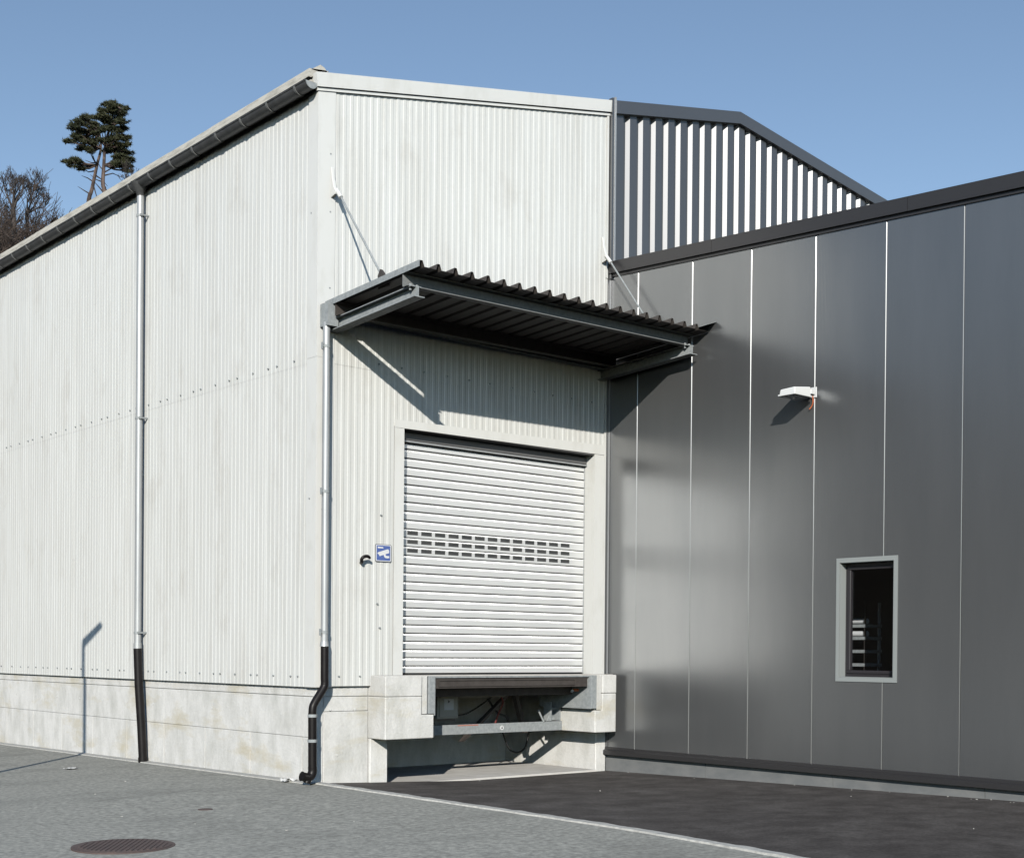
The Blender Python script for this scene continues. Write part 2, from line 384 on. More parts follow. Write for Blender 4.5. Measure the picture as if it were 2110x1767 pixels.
door = part('roller_door', MB().box(DX0+.002, DY+.022, 1.30, DX1-.002, DY+.05, 4.43), rubber, hall)
dl = part('door_head_box', MB().box(DX0+.003, DY-.05, 4.325, DX1-.003, DY-.002, 4.418), headm, door, bevel=.006)
part('door_head_seal', MB().box(DX0+.003, DY-.058, 4.296, DX1-.003, DY-.004, 4.318), alu, door, bevel=.004)
zl = [4.2155, 4.099, 3.985, 3.873, 3.7585, 3.6425, 3.5325, 3.4165, 3.3025, 3.1885, 3.0755, 2.9625, 2.849, 2.7365, 2.622, 2.508, 2.395, 2.2825, 2.1705, 2.0605, 1.9515, 1.8435, 1.738, 1.632, 1.527, 1.42]
zb = [4.291]+zl+[1.322]
for k in range(len(zb)-1):
    z1, z0 = zb[k]-.006, zb[k+1]+.006
    h = z1-z0
    sl = MB()
    sec = [(DY+.020, z0), (DY+.002, z0+.001), (DY, z0+.004), (DY, z0+h*.73)]
    zz, yy_ = z0+h*.73, DY
    for dg in (8, 14, 16, 16, 16, 17, 18):
        st = (h*.27-.002)/7; zz += st; yy_ += st*math.tan(rad(dg)); sec.append((yy_, zz))
    sec.append((DY+.020, z1))
    if k in (10, 11, 12):                       # vision slats: upper and lower rails and bars round the openings
        za, zc = z1-.018-.052, z1-.018
        x0 = DX0+.004
        sl.box(x0, DY-.002, z0, DX1-.004, DY+.016, za)
        sl.prism([(DY-.002, zc), (DY+.0035, z1), (DY+.016, z1), (DY+.016, zc)], lambda a, b: (x0, a, b), lambda a, b: (DX1-.004, a, b))
        edges = [x0]+[v for j in range(13) for v in (1.503+.2255*j, 1.503+.2255*j+.176)]+[DX1-.004]
        for j in range(0, len(edges), 2): sl.box(edges[j], DY-.002, za, edges[j+1], DY+.016, zc)
        part('slat', sl, slatm, door)
        for j in range(13):
            xa = 1.503+.2255*j
            part('vision_pane', MB().box(xa+.001, DY+.003, za+.001, xa+.175, DY+.010, zc-.001), panem, door, bevel=.0015)
    else:
        sl.prism(sec, lambda a, b: (DX0+.004, a, b), lambda a, b: (DX1-.004, a, b))
        part('slat', sl, slatm, door)
part('bottom_seal', MB().box(DX0+.004, DY-.004, 1.302, DX1-.004, DY+.02, 1.318), rubber, door)
part('guide_rail', MB().box(DX0+.001, DY-.012, 1.31, DX0+.035, DY-.004, 4.29), alu, door)
part('guide_rail', MB().box(DX1-.012, DY-.012, 1.31, DX1-.001, DY-.004, 4.29), alu, door)

# ------------------------------------------------------------------ loading dock
dock = thing('loading_dock', 'pale concrete loading dock with two cantilever blocks under the roller door', 'loading dock', (2.8, 0, -.08))
part('pit_floor', MB().box(1.09, -.012, -.3, 4.76, 2.0, -.070), concf, dock)
part('pit_wall', MB().box(1.0, 2.0, -.3, 4.9, 2.2, 1.14), concrete, dock)
part('pit_wall', MB().box(4.752, -.004, -.3, 4.955, 2.0, 1.14), concrete, dock, bevel=.01)
part('pit_wall', MB().box(.95, .302, -.3, 1.088, 2.0, .50), concrete, dock)
def blk(x0, x1, z0, z1, y0=-.313, y1=.62): return MB().box(x0, y0, z0, x1, y1, z1)
def cast(poly, y0=-.313, y1=.62): return MB().prism(poly, lambda x, z: (x, y0, z), lambda x, z: (x, y1, z))
b1 = part('dock_block', cast([(.822, .515), (1.575, .515), (1.575, .813), (1.384, .813), (1.384, 1.044), (.822, 1.044)]), concrete, dock, bevel=.012, seg=2)
part('dock_block_top', blk(.820, 1.384, 1.046, 1.302, -.315), concrete, b1, bevel=.010, seg=2)
part('dock_block_top', blk(1.385, 1.49, .818, 1.298, -.285), concrete, b1, bevel=.006)
part('corner_guard', MB().box(1.487, -.322, .822, 1.583, -.288, 1.300), galv, b1, bevel=.004)
part('corner_guard', MB().box(1.575, -.320, .80, 1.590, .6, 1.298), galv, b1)
b2 = part('dock_block', cast([(4.43, .487), (4.85, .487), (4.85, 1.038), (4.575, 1.038), (4.575, .80), (4.43, .80)]), concrete, dock, bevel=.012, seg=2)
part('dock_block_top', blk(4.575, 4.852, 1.041, 1.300, -.316), concrete, b2, bevel=.012, seg=2)
part('dock_block_top', blk(4.442, 4.574, .803, 1.296, -.285), concrete, b2, bevel=.006)
part('corner_guard', MB().box(4.345, -.322, .828, 4.452, -.288, 1.298), galv, b2, bevel=.004)
part('corner_guard', MB().box(4.336, -.320, .825, 4.348, .75, 1.296), galv, b2)
part('threshold', MB().box(.83, -.25, 1.295, 4.84, .21, 1.306), concf, dock)
part('stop_beam', MB().box(1.56, .36, .492, 4.428, .40, .625), galv, dock, bevel=.004)
part('stop_beam_end', MB().box(1.44, .355, .498, 1.80, .359, .618), darkst, dock)
pm = MB().tube([(3.28, .358, .560), (3.28, .352, .560)], .033, 18); part('round_sticker', pm, signw, dock)
pm = MB().prism([(3.268, .545), (3.292, .545), (3.28, .590)], lambda x, z: (x, .350, z), lambda x, z: (x, .3515, z)); part('sticker_mark', pm, rubber, dock)
pm = MB().box(2.50, .357, .606, 2.86, .3592, .620); part('red_paint_mark', pm, redp, dock)

lev = thing('dock_leveller', 'dark steel dock leveller platform folded level under the roller door', 'dock leveller', (2.95, .5, -.07))
part('deck', MB().box(1.60, -.295, 1.272, 4.325, 2.0, 1.292), galv, lev, bevel=.003)
part('deck_lip', MB().box(1.62, -.285, 1.140, 4.30, -.262, 1.262), darkst, lev)
lp = MB().box(1.66, -.30, 1.162, 4.06, -.288, 1.174); lp.box(1.66, -.30, 1.238, 4.06, -.288, 1.248); lp.box(1.66, -.30, 1.176, 1.675, -.288, 1.236); lp.box(4.045, -.30, 1.176, 4.06, -.288, 1.236)
part('lip_frame', lp, darkst, lev)
part('cross_beam', MB().box(1.62, .02, 1.02, 4.30, .10, 1.16), darkst, lev, bevel=.004)
for x in (1.95, 2.75, 3.55, 4.2): part('rib', MB().box(x, .11, 1.06, x+.02, 1.95, 1.27), darkst, lev)
part('lift_arm', MB().hexa([(3.0, .9, .35), (3.06, .9, .35), (3.06, .98, .35), (3.0, .98, .35), (3.55, .5, 1.05), (3.61, .5, 1.05), (3.61, .58, 1.05), (3.55, .58, 1.05)]), darkst, lev)
part('lift_arm', MB().hexa([(4.0, .70, .45), (4.06, .70, .45), (4.06, .78, .45), (4.0, .78, .45), (3.72, .6, 1.05), (3.78, .6, 1.05), (3.78, .68, 1.05), (3.72, .68, 1.05)]), darkst, lev)
sb = MB().box(4.19, .345, .63, 4.21, .50, .90); sb.box(4.37, .345, .63, 4.385, .50, .90); sb.box(4.20, .48, .63, 4.38, .495, .88)
sb.hexa([(4.12, .35, .63), (4.2, .35, .63), (4.2, .37, .63), (4.12, .37, .63), (4.17, .35, .72), (4.2, .35, .72), (4.2, .37, .72), (4.17, .37, .72)])
part('support_leg', sb, galv, lev, bevel=.003)
part('support_pin', MB().tube([(4.20, .42, .80), (4.38, .42, .80)], .022, 10), galv, lev, smooth=True)
part('rod', MB().tube([(3.98, .38, .79), (4.07, .36, .62)], .014, 8), galv, lev, smooth=True)
part('conduit', MB().tube([(2.62, .50, 1.0), (3.45, .50, 1.0)], .018, 10), beige, lev, smooth=True)
fl = MB().tube([(4.20, -.10, 1.085), (4.30, -.10, 1.085)], .020, 10); part('limit_switch', fl, orange, lev, smooth=True)
part('switch_roller', MB().tube([(4.17, -.10, 1.06), (4.20, -.10, 1.08)], .018, 10), signw, lev, smooth=True)

cb = thing('control_box', 'beige plastic electrical control box hung under the dock leveller', 'control box', (2.4, .55, .70))
part('box_body', MB().box(2.26, .50, .70, 2.62, .62, 1.03), beige, cb, bevel=.012, seg=2)
part('box_lid', MB().box(2.285, .485, .725, 2.600, .499, 1.01), beige, cb, bevel=.008)
part('rating_label', MB().box(2.36, .482, .82, 2.525, .4845, .97), signw, cb)
part('label_mark', MB().prism([(2.425, .955), (2.425, .915), (2.465, .935)], lambda x, z: (x, .4795, z), lambda x, z: (x, .4815, z)), headm, cb)
part('mount_plate', MB().box(2.05, .62, .66, 2.66, .635, 1.06), headm, cb)
for z in (.80, .86, .92): part('cable_gland', MB().tube([(2.19, .56, z), (2.26, .56, z)], .016, 8), headm, cb, smooth=True)

def curve(pts, n=8):
    P = [Vector(p) for p in pts]; P = [2*P[0]-P[1]]+P+[2*P[-1]-P[-2]]; out = []
    for i in range(1, len(P)-2):
        for j in range(n):
            t = j/n; a, b, c, d = P[i-1:i+3]
            out.append(.5*((2*b)+(c-a)*t+(2*a-5*b+4*c-d)*t*t+(3*b-a-3*c+d)*t**3))
    return out+[P[-2]]
solo('cable', MB().tube(curve([(2.60, .56, .74), (2.8, .55, .76), (3.1, .54, .90), (3.3, .54, 1.02)]), .011, 6), rubber, (2.6, .56, .74), 'thin black cable sagging from the control box to the leveller', 'cable', smooth=True)
solo('hose', MB().tube(curve([(3.42, .56, 1.02), (3.47, .56, .9), (3.40, .57, .75), (3.32, .58, .55)]), .014, 6), redm, (3.32, .58, .55), 'red hydraulic hose hanging behind the stop beam', 'hose', smooth=True)
solo('hose', MB().tube(curve([(3.35, .75, .95), (3.5, .72, .75), (3.66, .70, .68), (3.72, .7, .5)]), .016, 6), rubber, (3.72, .7, .5), 'black hydraulic hose beside the red hose under the leveller', 'hose', smooth=True)
solo('hose_loop', MB().tube(curve([(4.0, 1.25, .55), (4.12, 1.2, .22), (4.22, 1.15, .13), (4.34, 1.1, .17), (4.42, 1.1, .32), (4.45, 1.1, .5)]), .014, 6), rubber, (4.22, 1.15, .13), 'black hose loop hanging low in the dock pit', 'hose', smooth=True)

# ------------------------------------------------------------------ canopy
can = thing('canopy', 'dark steel canopy with ribbed metal roof hung over the roller door', 'canopy', (2.5, 0, 5.46))
Z0 = lambda x, y: 5.462+.013*(x-.2)-.052*y           # underside of the beams (rises outwards and to the right)
def cbox(x0, x1, y0, y1, d0, d1):
    return [(x, y, Z0(x, y)+d) for d in (d0, d1) for x, y in ((x0, y0), (x1, y0), (x1, y1), (x0, y1))]
for xc in (.20, 4.78):
    bm_ = MB().hexa(cbox(xc-.072, xc+.072, -1.78, -.02, 0, .010)); bm_.hexa(cbox(xc-.072, xc+.072, -1.72, -.02, .128, .138)); bm_.hexa(cbox(xc-.005, xc+.005, -1.76, -.02, .0105, .1275))
    part('side_beam', bm_, galv, can)
def channel(y):
    c = MB().hexa(cbox(.10, 4.86, y, y+.008, .149, .295)); c.hexa(cbox(.10, 4.86, y-.085, y-.0005, .139, .1485)); c.hexa(cbox(.10, 4.86, y-.085, y-.0005, .2855, .295)); return c
part('front_purlin', channel(-1.60), galvs, can)
part('back_purlin', channel(-.24), darkst, can)
for x in (.16, .25, 4.74, 4.82):
    for y in (-1.66,): part('bolt', MB().tube([(x, y, Z0(x, y)+.10), (x, y, Z0(x, y)+.17)], .016, 6), galv, can)
# ribbed roof sheet; each rib and pan is one piece
def rz(x, y): return Z0(x, y)+.300
px0, pit, ye0, ye1 = .10, .25, -1.90, -.04
for k in range(20):
    a = px0+k*.2405
    p = [(a, 0), (a+.018, .066), (a+.048, .066), (a+.075, 0), (a+.2405, 0)]
    if k == 19: p = [(a, 0), (a+.018, .066), (a+.048, .066), (a+.075, 0), (4.935, 0)]
    b = MB().sheet([(x, ye0, rz(x, ye0)+d) for x, d in p], [(x, ye1, rz(x, ye1)+d) for x, d in p])
    b.sheet([(x, ye1, rz(x, ye1)+d-.0025) for x, d in p], [(x, ye0, rz(x, ye0)+d-.0025) for x, d in p])
    b.sheet([(x, ye0, rz(x, ye0)+d-.0025) for x, d in p], [(x, ye0, rz(x, ye0)+d) for x, d in p])
    part('roof_sheet', b, darkst, can, recalc=False)
et = MB().hexa([(.085, ye0-.02, rz(.08, ye0)-.012), (.092, ye0-.02, rz(.08, ye0)-.012), (.092, ye1, rz(.08, ye1)-.012), (.085, ye1, rz(.08, ye1)-.012),
                (.085, ye0-.02, rz(.08, ye0)+.058), (.092, ye0-.02, rz(.08, ye0)+.058), (.092, ye1, rz(.08, ye1)+.058), (.085, ye1, rz(.08, ye1)+.058)])
part('edge_trim', et, galv, can)
sf = MB().hexa([(4.80, -2.02, rz(4.8, -2.02)+.05), (4.95, -2.02, rz(4.95, -2.02)+.10), (4.95, -.05, rz(4.95, -.05)+.10), (4.80, -.05, rz(4.8, -.05)+.05),
                (4.80, -2.02, rz(4.8, -2.02)+.054), (4.95, -2.02, rz(4.95, -2.02)+.106), (4.95, -.05, rz(4.95, -.05)+.106), (4.80, -.05, rz(4.8, -.05)+.054)])
part('wall_flashing', sf, galv, can)
gb = MB().box(.02, -.20, 5.50, .025, -.03, 5.775); gb.box(.025, -.20, 5.50, .17, -.195, 5.775); gb.box(.025, -.035, 5.5, .17, -.03, 5.775); gb.box(.165, -.195, 5.5, .17, -.035, 5.72); gb.box(.025, -.195, 5.5, .165, -.035, 5.505)
part('gutter_hopper', gb, galv, can)
part('canopy_gutter', MB().box(.17, -.15, 5.66, 4.93, -.03, 5.665).box(.17, -.15, 5.665, 4.93, -.145, 5.74), galv, can)
for xc, xr, zp, yf in ((.185, .20, 7.12, -1.07), (4.80, 4.79, 7.24, -1.10)):
    fin = MB().prism([(-.012, zp+.345), (-.03, zp+.34), (-.052, zp+.20), (-.085, zp+.09), (-.125, zp+.035), (-.115, zp-.005), (-.012, zp-.03)], lambda y, z: (xc-.022, y, z), lambda y, z: (xc+.022, y, z))
    part('wall_bracket', fin, trimw, can, bevel=.004)
    part('rod_socket', MB().tube([(xr, -.095, zp+.055), (xr, -.19, zp-.06)], .027, 10), trimw, can, smooth=True)
    zf = Z0(xr, yf)+.40
    part('tie_rod', MB().tube([(xr, -.14, zp+.01), (xr, yf, zf)], .013, 8), galv, can, smooth=True)
    ft = MB().prism([(yf-.17, zf-.13), (yf-.06, zf-.08), (yf-.02, zf+.05), (yf+.03, zf+.10), (yf+.075, zf+.03), (yf+.06, zf-.13)], lambda y, z: (xr-.02, y, z), lambda y, z: (xr+.02, y, z))
    part('rod_foot', ft, darkst, can)

# ------------------------------------------------------------------ downpipes
def clamp(root, x, y, z, r, side):
    part('pipe_clamp', MB().tube([(x, y, z-.018), (x, y, z+.018)], r+.006, 14), galv, root, smooth=True)
dp = thing('downpipe', 'long grey downpipe with straight black foot on the side wall', 'downpipe', (-.10, 4.62, -.04))
part('funnel', MB().tube([(-.125, 4.60, 8.42), (-.115, 4.61, 8.36), (-.105, 4.62, 8.27), (-.10, 4.62, 8.22)], [.13, .12, .062, .055], 16), zinc, dp, smooth=True)
part('pipe', MB().tube([(-.10, 4.62, 8.26), (-.10, 4.62, 1.66)], .052, 18), alu, dp, smooth=True)
part('collar', MB().tube([(-.10, 4.62, 1.70), (-.10, 4.62, 1.60)], .060, 18), alu, dp, smooth=True)
part('foot_pipe', MB().tube([(-.10, 4.62, 1.62), (-.085, 4.61, 1.1), (-.055, 4.58, .5), (-.03, 4.56, -.1)], .062, 18), blackp, dp, smooth=True)
part('foot_socket', MB().tube([(-.036, 4.565, .03), (-.03, 4.56, -.1)], .069, 18), blackp, dp, smooth=True)
for z in (7.93, 4.98, 1.85):
    clamp(dp, -.10, 4.62, z, .052, 1)
    part('clamp_arm', MB().box(-.10, 4.54, z-.012, 0, 4.56, z+.012).box(-.14, 4.545, z-.016, -.10, 4.553, z+.016), galv, dp)
dp2 = thing('downpipe', 'grey canopy downpipe with cranked black foot at the building corner', 'downpipe', (-.10, -.12, 0))
part('pipe', MB().tube([(.055, -.12, 5.55), (.055, -.12, 1.68)], .045, 18), alu, dp2, smooth=True)
part('collar', MB().tube([(.055, -.12, 1.72), (.055, -.12, 1.66)], [.048, .056], 18), alu, dp2, smooth=True)
part('crank_pipe', MB().tube(curve([(.06, -.12, 1.68), (.062, -.12, 1.30), (.064, -.12, 1.215), (.045, -.12, 1.155), (-.075, -.12, .985), (-.104, -.12, .91), (-.106, -.12, .80)], 6), .049, 16), blackp, dp2, smooth=True)
part('foot_pipe', MB().tube([(-.106, -.12, .86), (-.100, -.12, .20)], .052, 16), blackp, dp2, smooth=True)
part('shoe', MB().tube(curve([(-.100, -.12, .22), (-.100, -.12, .16), (-.125, -.12, .11), (-.18, -.12, .098), (-.25, -.12, .115)], 6), [.054]*24+[.06], 16), blackp, dp2, smooth=True)
part('shoe_outlet', MB().tube([(-.15, -.12, .10), (-.178, -.12, .03)], .045, 14), blackp, dp2, smooth=True)
for z in (5.26, 3.52, 1.83): clamp(dp2, .055, -.12, z, .045, 1); part('clamp_arm', MB().box(.05, -.12, z-.01, .062, -.012, z+.01).box(-.012, -.14, z-.012, .01, -.13, z+.012).box(-.02, -.15, z-.04, -.012, -.12, z+.04), galv, dp2)
part('pipe_joint', MB().tube([(.055, -.12, 3.30), (.055, -.12, 3.315)], .0475, 18), alu, dp2, smooth=True)
for z in (.83, .53): clamp(dp2, -.104, -.12, z, .052, 1)

# ------------------------------------------------------------------ grey profiled gable beside the white one
gh = thing('grey_hall', 'dark grey ribbed metal gable adjoining the white warehouse', 'building', (5, 0, 0))
def GT(x): return 9.556+.2107*(x-4.894) if x < 7.746 else 10.157-.1166*(x-7.746)
part('end_post', MB().box(4.912, -.075, 7.0, 4.955, .0, 9.60), greyp, gh)
part('end_post_edge', MB().box(4.956, -.085, 7.0, 4.985, -.02, 9.62), alu, gh)
for x0, x1 in ((4.986, 7.746), (7.746, 12.6)):
    part('verge_fascia', MB().hexa([(x0, -.09, GT(x0)-.185), (x1, -.09, GT(x1)-.185), (x1, .03, GT(x1)-.185), (x0, .03, GT(x0)-.185), (x0, -.09, GT(x0)), (x1, -.09, GT(x1)), (x1, .15, GT(x1)), (x0, .15, GT(x0))]), greyp, gh)
part('flat_panel', MB().hexa([(4.986, -.035, 6.9), (5.17, -.035, 6.9), (5.17, .01, 6.9), (4.986, .01, 6.9), (4.986, -.035, GT(4.986)-.18), (5.17, -.035, GT(5.17)-.18), (5.17, .01, GT(5.17)-.18), (4.986, .01, GT(4.986)-.18)]), greyp, gh)
x = 5.172
while x < 12.3:
    p = [(x, -.03), (x+.012, -.03), (x+.042, .025), (x+.105, .025), (x+.147, -.03), (x+.2735, -.03)]
    b = MB().sheet([(u, d, 6.9) for u, d in p], [(u, d, GT(u)-.13) for u, d in p])
    part('cladding_rib', b, greyp, gh, recalc=False)
    x += .2735
part('gable_core', MB().prism([(4.99, 6.5), (12.5, 6.5), (12.5, GT(12.5)-.12), (7.746, GT(7.746)-.12), (4.99, GT(4.99)-.12)], lambda a, b: (a, .04, b), lambda a, b: (a, .2, b)), core, gh)

# ------------------------------------------------------------------ dark annex
an = thing('annex', 'dark grey metal panel annex standing forward of the white wall', 'building', (5, -6, 0))
AX = 4.952
FB = lambda y: 7.073+.06*(y+.06)
FTp = lambda y: FB(y)+.17
jy = [-.012]+[-.585-1.0146*k for k in range(12)]
WY0, WY1, WZ0, WZ1 = -4.787, -4.026, 1.340, 2.730
for y1, y0 in zip(jy, jy[1:]):
    c = .0075
    def pan(ya, yb, za, zb, ca=0, cb_=0):
        # ya<yb ; chamfer at the ends where asked
        f = [(AX+ca*1.0, ya), (AX, ya+ca), (AX, yb-cb_*.35), (AX+cb_*.5, yb), (AX+.07, yb), (AX+.07, ya)]
        if ca == 0: f = [(AX, ya)]+f[2:]
        if cb_ == 0: f = [q for i, q in enumerate(f) if q != (AX+0, yb) or i == f.index((AX+0, yb))]
        b_.prism(f, lambda X, Y: (X, Y, za(Y) if callable(za) else za), lambda X, Y: (X, Y, zb(Y) if callable(zb) else zb))
    b_ = MB(); ya, yb = y0+.003, y1-.003
    top = lambda Y: FB(Y)+.03
    if ya < WY1 and yb > WY0:
        lo_, hi_ = max(ya, WY0), min(yb, WY1)
        pan(ya, yb, .20, WZ0, c, c); pan(ya, yb, WZ1, top, c, c)
        if ya < lo_: pan(ya, lo_, WZ0, WZ1, c, 0)
        if hi_ < yb: pan(hi_, yb, WZ0, WZ1, 0, c)
    else: pan(ya, yb, .20, top, c, c)
    part('wall_panel', b_, annexm, an)
YE = jy[-1]
part('wall_core', MB().box(AX+.071, YE, -.3, AX+.12, WY0-.03, 6.3).box(AX+.071, WY1+.03, -.3, AX+.12, -.02, 6.3).box(AX+.071, WY0-.03, -.3, AX+.12, WY1+.03, WZ0-.02).box(AX+.071, WY0-.03, WZ1+.02, AX+.12, WY1+.03, 6.3), core, an)
part('end_wall', MB().box(AX+.02, YE-.2, -.3, 18, YE-.01, 6.4), annexm, an)
part('roof', MB().hexa([(AX+.05, YE, FTp(YE)-.16), (18, YE, FTp(YE)-.16), (18, .02, FTp(0)-.16), (AX+.05, .02, FTp(0)-.16), (AX+.05, YE, FTp(YE)-.05), (18, YE, FTp(YE)-.05), (18, .02, FTp(0)-.05), (AX+.05, .02, FTp(0)-.05)]), annext, an)
for y0, y1 in ((-1.97, -.02), (-4.95, -1.975), (-8.0, -4.955), (YE, -8.005)):
    part('roof_fascia', MB().hexa([(AX-.06, y0, FB(y0)), (AX-.048, y0, FB(y0)), (AX-.048, y1, FB(y1)), (AX-.06, y1, FB(y1)), (AX-.06, y0, FTp(y0)), (AX+.12, y0, FTp(y0)), (AX+.12, y1, FTp(y1)), (AX-.06, y1, FTp(y1))]), annext, an)
part('fascia_rail', MB().hexa([(AX-.022, YE, FB(YE)-.045), (AX-.002, YE, FB(YE)-.045), (AX-.002, -.02, FB(0)-.045), (AX-.022, -.02, FB(0)-.045), (AX-.022, YE, FB(YE)+.04), (AX-.002, YE, FB(YE)+.04), (AX-.002, -.02, FB(0)+.04), (AX-.022, -.02, FB(0)+.04)]), annext, an)
part('base_rail', MB().prism([(AX-.002, .255), (AX-.014, .25), (AX-.016, .222), (AX-.05, .205), (AX-.052, .145), (AX-.02, .142), (AX-.002, .15)], lambda X, z: (X, YE, z), lambda X, z: (X, .015, z)), annext, an)
part('corner_trim', MB().box(AX-.012, -.055, .26, AX-.003, -.004, 7.05), greyp, an)
part('corner_trim', MB().box(4.891, -.034, 1.31, AX-.013, -.004, 7.0), greyp, an)
part('corner_bead', MB().box(AX-.026, -.046, 1.31, AX-.0125, -.035, 7.0), alu, an)
for y0, y1 in ((-1.874, .02), (-3.927, -1.88), (-5.955, -3.933), (-8.0, -5.961), (YE, -8.006)):
    part('plinth_panel', MB().box(AX+.03, y0, -.35, AX+.07, y1, .20), plinthg, an)
# window
wn = part('window', MB().box(AX-.014, -4.837, WZ1, AX-.001, -3.982, 2.786).box(AX-.014, -4.837, 1.287, AX-.001, -3.982, WZ0).box(AX-.014, -4.837, WZ0, AX-.001, WY0, WZ1).box(AX-.014, WY1, WZ0, AX-.001, -3.982, WZ1), framel, an)
part('reveal', MB().box(AX, WY0+.001, WZ0+.001, 5.13, WY0+.006, WZ1-.001).box(AX, WY1-.006, WZ0+.001, 5.13, WY1-.001, WZ1-.001).box(AX, WY0+.006, WZ0+.001, 5.13, WY1-.006, WZ0+.006).box(AX, WY0+.006, WZ1-.006, 5.13, WY1-.006, WZ1-.001), framel, wn)
def ring(x0, x1, y0, y1, z0, z1, w_): return MB().box(x0, y0, z0, x1, y1, z0+w_).box(x0, y0, z1-w_, x1, y1, z1).box(x0, y0, z0+w_, x1, y0+w_, z1-w_).box(x0, y1-w_, z0+w_, x1, y1, z1-w_)
part('frame', ring(5.065, 5.125, WY0+.007, WY1-.007, WZ0+.007, WZ1-.007, .038), framed, wn, bevel=.004)
part('sash', ring(5.050, 5.11, WY0+.044, WY1-.044, WZ0+.044, WZ1-.044, .040), framed, wn, bevel=.005)
part('pane', MB().box(5.088, WY0+.085, WZ0+.085, 5.094, WY1-.085, WZ1-.085), glass, wn)
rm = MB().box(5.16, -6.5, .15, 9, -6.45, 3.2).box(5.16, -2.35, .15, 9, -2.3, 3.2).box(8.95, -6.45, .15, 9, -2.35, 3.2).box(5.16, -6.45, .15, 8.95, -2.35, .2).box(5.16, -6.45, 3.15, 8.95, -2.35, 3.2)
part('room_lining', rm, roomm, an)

rk = thing('storage_rack', 'grey storage rack seen through the annex window', 'rack', (6.2, -3.4, .2))
for y in (-3.68, -3.1): part('post', MB().box(6.32, y, .2, 6.35, y+.03, 2.3), galv, rk); part('post', MB().box(6.0, y, .2, 6.02, y+.02, 2.3), darkst, rk)
for z in (1.99, 1.83, 1.66, 1.485): part('shelf', MB().box(5.99, -3.69, z-.022, 6.36, -3.0, z+.018), galv, rk)
for z, n_ in ((2.02, 'upper'), (1.855, 'lower')):
    solo('white_roll', MB().tube([(6.07, -3.665, z+.03), (6.07, -3.25, z+.03)], .038, 12), signw, (6.07, -3.5, z), 'white roll lying on the %s shelf behind the annex window' % n_, 'roll', 'rolls on the rack', smooth=True)

# ------------------------------------------------------------------ wall lamp on the annex
la = thing('wall_lamp', 'white flat wall floodlight on the dark annex panels', 'lamp', (AX, -3.6, 4.8))
hs = MB().hexa([(4.53, -3.64, 4.80), (4.86, -3.64, 4.80), (4.86, -3.40, 4.80), (4.53, -3.40, 4.80), (4.54, -3.63, 4.885), (4.86, -3.63, 4.925), (4.86, -3.41, 4.925), (4.54, -3.41, 4.875)])
part('housing', hs, lampw, la, bevel=.012, seg=2)
part('rim', MB().box(4.52, -3.65, 4.79, 4.87, -3.39, 4.812), lampw, la, bevel=.004)
part('lens', MB().box(4.545, -3.625, 4.784, 4.845, -3.415, 4.792), panem, la)
part('arm', MB().box(4.855, -3.64, 4.835, AX-.004, -3.575, 4.895), lampw, la, bevel=.006)
part('wall_plate', MB().box(AX-.012, -3.66, 4.80, AX-.002, -3.55, 4.93), lampw, la, bevel=.003)
part('supply_cable', MB().tube(curve([(4.93, -3.61, 4.82), (4.925, -3.62, 4.75), (4.93, -3.60, 4.70), (4.92, -3.57, 4.66)]), .008, 6), orange, la, smooth=True)

# ------------------------------------------------------------------ sign and hook on the front wall
sg = thing('camera_sign', 'small blue sign with white surveillance camera pictogram beside the roller door', 'sign', (.985, -.02, 2.83))
SX0, SX1, SZ0, SZ1 = .862, 1.108, 2.727, 2.948
def rrect(x0, x1, z0, z1, r, n=5):
    o = []
    for cx, cz, a0 in ((x1-r, z1-r, 0), (x0+r, z1-r, 90), (x0+r, z0+r, 180), (x1-r, z0+r, 270)):
        o += [(cx+r*math.cos(rad(a0+90*i/n)), cz+r*math.sin(rad(a0+90*i/n))) for i in range(n+1)]
    return o
def flat(poly, y0, y1): return MB().prism(poly, lambda x, z: (x, y0, z), lambda x, z: (x, y1, z))
part('plate', flat(rrect(SX0, SX1, SZ0, SZ1, .02), -.013, -.017), signe, sg)
part('border', flat(rrect(SX0+.007, SX1-.007, SZ0+.007, SZ1-.007, .016), -.0172, -.0182), signw, sg)
part('field', flat(rrect(SX0+.019, SX1-.019, SZ0+.017, SZ1-.017, .007), -.0184, -.0194), blue, sg)
def sp(pts):
    o = []
    for X, Y in pts:
        s = (X-370)/960.; t = (Y-290-90*s)/1050.
        s = s+.04*t*.9
        o.append((SX0+(SX1-SX0)*s, SZ1-(SZ1-SZ0)*t))
    return o
part('camera_pictogram', flat(sp([(465, 845), (530, 795), (1080, 640), (1140, 655), (1172, 745), (1165, 875), (960, 925), (850, 960), (690, 1005), (640, 1030), (580, 1020), (560, 930), (500, 900)]), -.0196, -.0204), signw, sg)
part('camera_arm', flat(sp([(835, 958), (955, 930), (960, 1000), (1000, 1030), (1172, 1055), (1165, 1170), (1040, 1175), (930, 1150), (860, 1075)]), -.0205, -.0211), signw, sg)
part('text_bar', flat(sp([(495, 460), (820, 500), (835, 580), (510, 555)]), -.0196, -.0204), signw, sg)
hk = []
for i in range(13):
    a = rad(215-190*i/12); hk.append((.672+.062*math.cos(a), -.085-.02*math.sin(a), 2.735+.042*math.sin(a)))
hk = [(.655, -.005, 2.70), (.636, -.05, 2.705)]+hk
solo('wall_hook', MB().tube(hk, [.02, .021]+[.021]*10+[.019, .018, .014], 10), blackp, (.65, 0, 2.72), 'black curved hook on the white front wall left of the blue sign', 'hook', smooth=True)

